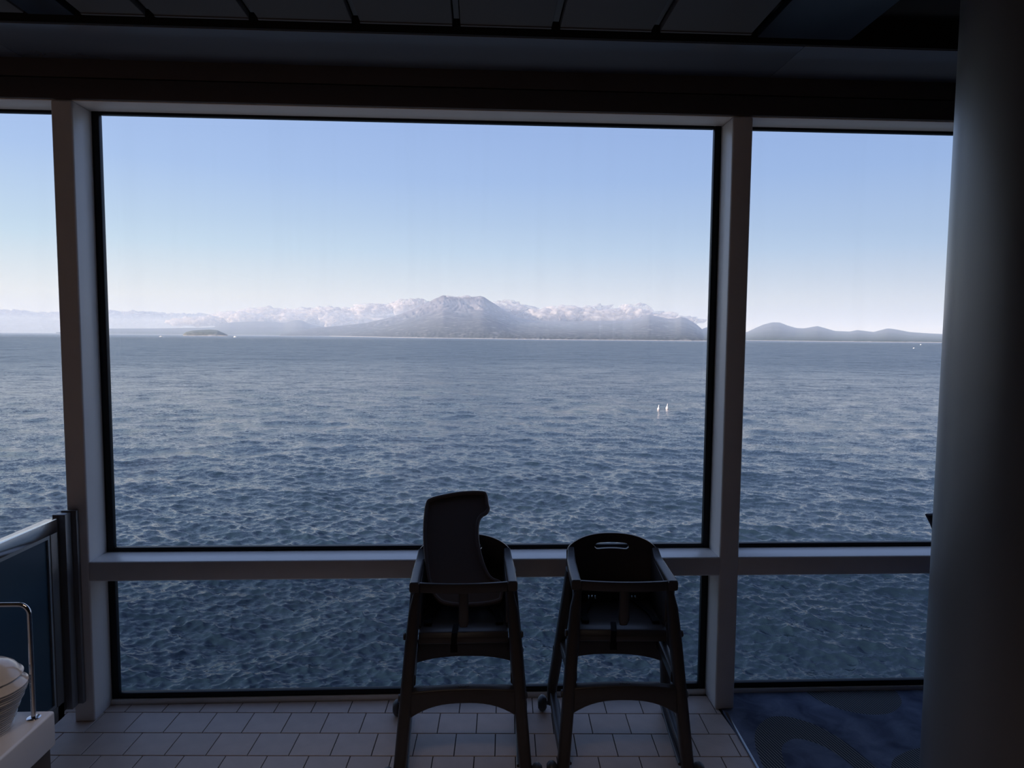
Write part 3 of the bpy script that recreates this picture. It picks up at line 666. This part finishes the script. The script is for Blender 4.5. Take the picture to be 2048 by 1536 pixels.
def land(name, crest, shore, dcrest, back, m, na, label, cat, gully=0, rough=1.0, seed=1, power=1.0):
    """terrain between a shoreline and a crest line, falling away again behind it (bearing, slope pairs)"""
    ca = np.array(crest); sa = np.array(shore); az = np.linspace(ca[0, 0], ca[-1, 0], na)
    ce_ = np.interp(az, ca[:, 0], ca[:, 1]); ks = 1
    sh = np.interp(az, sa[:, 0], sa[:, 1]); ds = np.minimum(-25.0/np.minimum(sh, -.0012), dcrest*.8)
    dc = np.full_like(az, dcrest)
    t1 = np.concatenate([np.linspace(0, .06, 5), np.linspace(.08, 1, 46)]); t2 = np.linspace(.06, 1, 12)
    rowsX, rowsY, rowsZ = [], [], []
    hc = np.maximum(25+ce_*dc, 4)
    for t in t1:
        d = ds+(dc-ds)*t
        hx = d*az/ .0 if 0 else None
        px, py = d*np.sin(az), d*np.cos(az)
        sl0 = -25/ds; w = t**power
        hgt = 25 + d*(sl0+(ce_-sl0)*w)
        nz = vnoise(px/620+40, py/620+40, seed, 5)*rough*np.minimum(hgt*.10, 26)*(4*t*(1-t))**.7 if 0 < t < 1 else 0
        if gully and 0 < t < 1:
            # ravines fan out from the summit
            sx, sy = dcrest*math.sin(-.0256), dcrest*math.cos(-.0256); dx, dy = px-sx, py-sy; rr = np.hypot(dx, dy); th = np.arctan2(dx, -dy)
            gl = -np.abs(vnoise(th*15+30, rr/1400+30, seed+9, 4)); nz = nz + gully*gl*np.exp(-(rr/1800)**2)*np.clip(hgt/400, 0, 1)*min(1, (1-t)*6)*np.clip(rr/500, .15, 1)
        tree = np.abs(vnoise(px/34+9, py/34+9, seed+20, 2))*9*np.clip(t*60, 0, 1)*np.exp(-t*5)
        rowsX.append(px); rowsY.append(py); rowsZ.append(np.maximum(hgt+nz+tree, .2 if t > 0 else -1)+SEA)
    for t in t2:
        d = dc+back*t; px, py = d*np.sin(az), d*np.cos(az)
        rowsX.append(px); rowsY.append(py); rowsZ.append(hc*(1-t**1.3)+SEA-1)
    o = grid_obj(name, np.array(rowsX), np.array(rowsY), np.array(rowsZ), m); tag(o, label, cat); return o
VOL = [(-.2839,-.00007),(-.257,.00581),(-.2298,.00965),(-.1972,.01289),(-.1641,.01724),(-.1376,.02373),(-.1139,.03131),(-.0969,.03854),(-.0798,.04637),(-.0661,.0535),(-.0542,.05879),(-.0461,.0578),(-.0292,.05656),(-.0108,.05678),(.001,.05838),(.0061,.05697),(.0151,.05118),(.0269,.04423),(.0341,.03914),(.0446,.0323),(.055,.02796),(.0723,.02389),(.0931,.02234),(.1322,.02231),(.2125,.02377),(.2297,.02675),(.2482,.0326),(.256,.03088),(.2752,.02688),(.2851,.0269),(.2934,.02935),(.3011,.02693),(.3138,.01982),(.3229,.01201),(.3341,.0010)]
SV = [(-.284,-.00231),(-.2299,-.00267),(-.0805,-.00442),(.1193,-.00554),(.3207,-.00555),(.3344,-.00542)]
LEF = [(-.5474,-.00018),(-.5277,.00281),(-.4929,.00511),(-.4452,.00571),(-.3858,.00744),(-.3692,.00819),(-.3607,.01217),(-.3484,.01507),(-.3132,.01739),(-.3008,.01717),(-.2774,.01541),(-.2696,.01833),(-.2616,.02006),(-.2537,.01926),(-.2434,.01375),(-.2297,.01179),(-.2218,.00974),(-.1952,.0007)]
SLF = [(-.5474,-.00125),(-.4904,-.00153),(-.3861,-.00196),(-.2839,-.00225),(-.1952,-.0029)]
RIG = [(.3176,.00485),(.3229,.01201),(.327,.01374),(.3372,.01634),(.3542,.01358),(.3745,.00806),(.3838,.00811),(.3952,.01402),(.4052,.01863),(.4164,.02169),(.4264,.02142),(.4361,.01731),(.4476,.01392),(.4571,.01348),(.4734,.01669),(.4818,.01429),(.4953,.01005),(.5133,.00946),(.5215,.01148),(.5408,.00893),(.5566,.01372),(.5654,.01258),(.5814,.00911),(.5962,.0079),(.6136,.00692),(.6507,.00449),(.6756,.00226),(.6988,-.00226)]
SRI = [(.3179,-.00551),(.3882,-.00409),(.5138,-.00444),(.6096,-.0044),(.6989,-.00463)]
land('volcano', VOL, SV, 11000, 3500, 'volcano_rock', 360, 'flat-topped volcano with scree gullies rising behind the shore', 'mountain', gully=110, seed=3, power=.9)
land('forested_headland', LEF, SLF, 15000, 3000, 'forest_hill', 200, 'low dark headland with a rounded knoll, left of the volcano foot', 'hill', seed=11)
land('distant_hills', RIG, SRI, 12500, 3000, 'forest_hill', 240, 'chain of small blue hills seen past the painted mullion', 'hill', seed=17)
IS = [(-.4066,-.00135),(-.403,.00157),(-.3951,.00365),(-.3859,.00442),(-.3736,.00523),(-.3643,.00432),(-.3581,.00133),(-.3519,-.00134)]
land('rocky_islet', IS, [(-.41,-.00325), (-.35,-.00325)], 8000, 300, 'islet_rock', 60, 'small rocky islet with pale cliffs and trees off the headland', 'islet', seed=23, rough=7, power=.45)

# ------------------------------------------------------------------ outside: clouds
def cloud(name, segs, dist, depth, m, label, seed, base_slope):
    """billows heaped along a bearing range; segs: (bearing, top slope)"""
    rg = np.random.default_rng(seed); sa = np.array(segs); mb_v = []; mb_f = []; off = 0
    bm = bmesh.new(); bmesh.ops.create_icosphere(bm, subdivisions=4, radius=1)
    iv = np.array([v.co[:] for v in bm.verts]); fi = [[v.index for v in f.verts] for f in bm.faces]; bm.free()
    span = (sa[-1, 0]-sa[0, 0])*dist; nbil = max(14, int(span/85))
    for k in range(nbil):
        az = sa[0, 0]+(sa[-1, 0]-sa[0, 0])*(k+rg.uniform(0, 1))/nbil
        topz = np.interp(az, sa[:, 0], sa[:, 1])*dist+25; bz = base_slope*dist+25
        hh = max(40, topz-bz); rz = hh*rg.uniform(.20, .40); rx = rz*rg.uniform(1.6, 4.2); ry = rz*rg.uniform(1.2, 2.2)
        if k % 3 == 0 and span > 1500: rx = max(rx, 480)
        lift = rg.uniform(0, 1)**.6 if k % 3 else .25
        dj = dist+rg.uniform(-.5, .5)*depth*(1 if k % 3 else .2)
        c = np.array([dj*math.sin(az), dj*math.cos(az), SEA+bz+rz*.6+(topz-bz-rz*1.6)*lift])
        p = iv*np.array([rx, ry, rz]); n1 = vnoise(p[:, 0]/90+rg.uniform(0, 90), p[:, 2]/60+p[:, 1]/110+rg.uniform(0, 90), seed+k % 7, 4)
        p = p*(1+.30*n1[:, None]) + c
        mb_v += p.tolist(); mb_f += [[i+off for i in q] for q in fi]; off += len(iv)
    me = bpy.data.meshes.new(name); me.from_pydata(mb_v, [], mb_f)
    for p in me.polygons: p.use_smooth = True
    me.materials.append(MATS[m]); o = bpy.data.objects.new(name, me); COL.objects.link(o); tag(o, label, 'cloud'); return o
cloud('cloud_bank', [(-.40,.027),(-.3544,.0295),(-.32,.037),(-.2833,.0405),(-.25,.037),(-.1878,.0405),(-.14,.046),(-.0878,.0535),(-.06,.056)], 17500, 900, 'cloud', 'pinkish cloud bank lying against the left flank of the volcano', 5, .010)
cloud('cloud_bank', [(-.005,.054),(.0298,.0515),(.07,.0475),(.12,.046),(.1626,.0495),(.195,.046),(.2242,.0490),(.25,.044),(.275,.036),(.30,.0325)], 11800, 700, 'cloud', 'bright billowing cloud bank over the low ridge right of the volcano', 8, .018)
cloud('summit_cloud', [(-.048,.0585),(-.03,.0595),(-.012,.0593),(.002,.0575)], 10880, 120, 'cloud', 'thin wisp of cloud spilling over the crater rim', 12, .0545)
cloud('cloud_layer', [(-.75,.0275),(-.6012,.0272),(-.5,.0272),(-.42,.0268),(-.33,.0265)], 30000, 1500, 'cloud_grey', 'long grey lilac cloud layer low over the open sea', 15, -.001)

# ------------------------------------------------------------------ outside: buoys and boats
def buoy(x, y, s, label):
    o = MB().lathe([(.05, -.6), (.32, -.5), (.42, -.1), (.40, .15), (.22, .45), (.12, .75), (.10, 1.1), (.13, 1.15), (.13, 1.35), (.02, 1.42)], (0, 0, 0), 20).build('buoy', 'buoy_white')
    o.location = (x, y, SEA+.2); o.scale = (s, s, s); o.rotation_euler = (.05, .08, 0); tag(o, label, 'buoy')
buoy(61.9, 228.3, 1.0, 'small white buoy floating on the sea, nearer the ship than its twin')
buoy(65.85, 231.6, 1.05, 'small white buoy floating on the sea, farther from the ship than its twin')
def boat(x, y, s, rz, label):
    e = empty('motor_boat', (x, y, SEA), rz); e.scale = (s, s, s); tag(e, label, 'boat', 'far boats on the sea')
    MB().prism([(-3, .1), (-3, 1.2), (3.2, 1.5), (2.4, .1), (0, -.4)], -1, 1, lambda a, b, t: (a, t*(1 if a < 2 else .4), b)).build('hull', 'ship_white', e, bevel=.05)
    MB().box(-1.4, 1.0, -.8, .8, 1.2, 2.5).build('cabin', 'ship_white', e, bevel=.1)
boat(1915.9, 2832.8, 1.6, .3, 'tiny white boat on the sea below the distant hills')
boat(1166.2, 1752.3, 1.0, .2, 'tiny white boat nearer the ship below the distant hills')
boat(-1979, 4283.7, 3.2, .1, 'tiny white boat off the headland')
boat(-1668, 4679, 3.2, -.2, 'tiny white boat beside the rocky islet')

# ------------------------------------------------------------------ haze over the sea
def haze():
    m = bpy.data.materials.new('haze'); m.use_nodes = True; n = m.node_tree.nodes; l = m.node_tree.links; n.clear()
    sc = n.new('ShaderNodeVolumeScatter'); sc.inputs['Color'].default_value = (.62, .75, 1.0, 1); sc.inputs['Density'].default_value = 1/10500; sc.inputs['Anisotropy'].default_value = .0
    o = n.new('ShaderNodeOutputMaterial'); l.new(sc.outputs[0], o.inputs['Volume']); MATS['haze'] = m
    h = MB().box(-30000, 30000, 3000, 34000, SEA-30, SEA+520).build('sea_haze', 'haze')
    tag(h, 'pale lilac haze hanging over the sea and far shore', 'haze', kind='stuff')
haze()
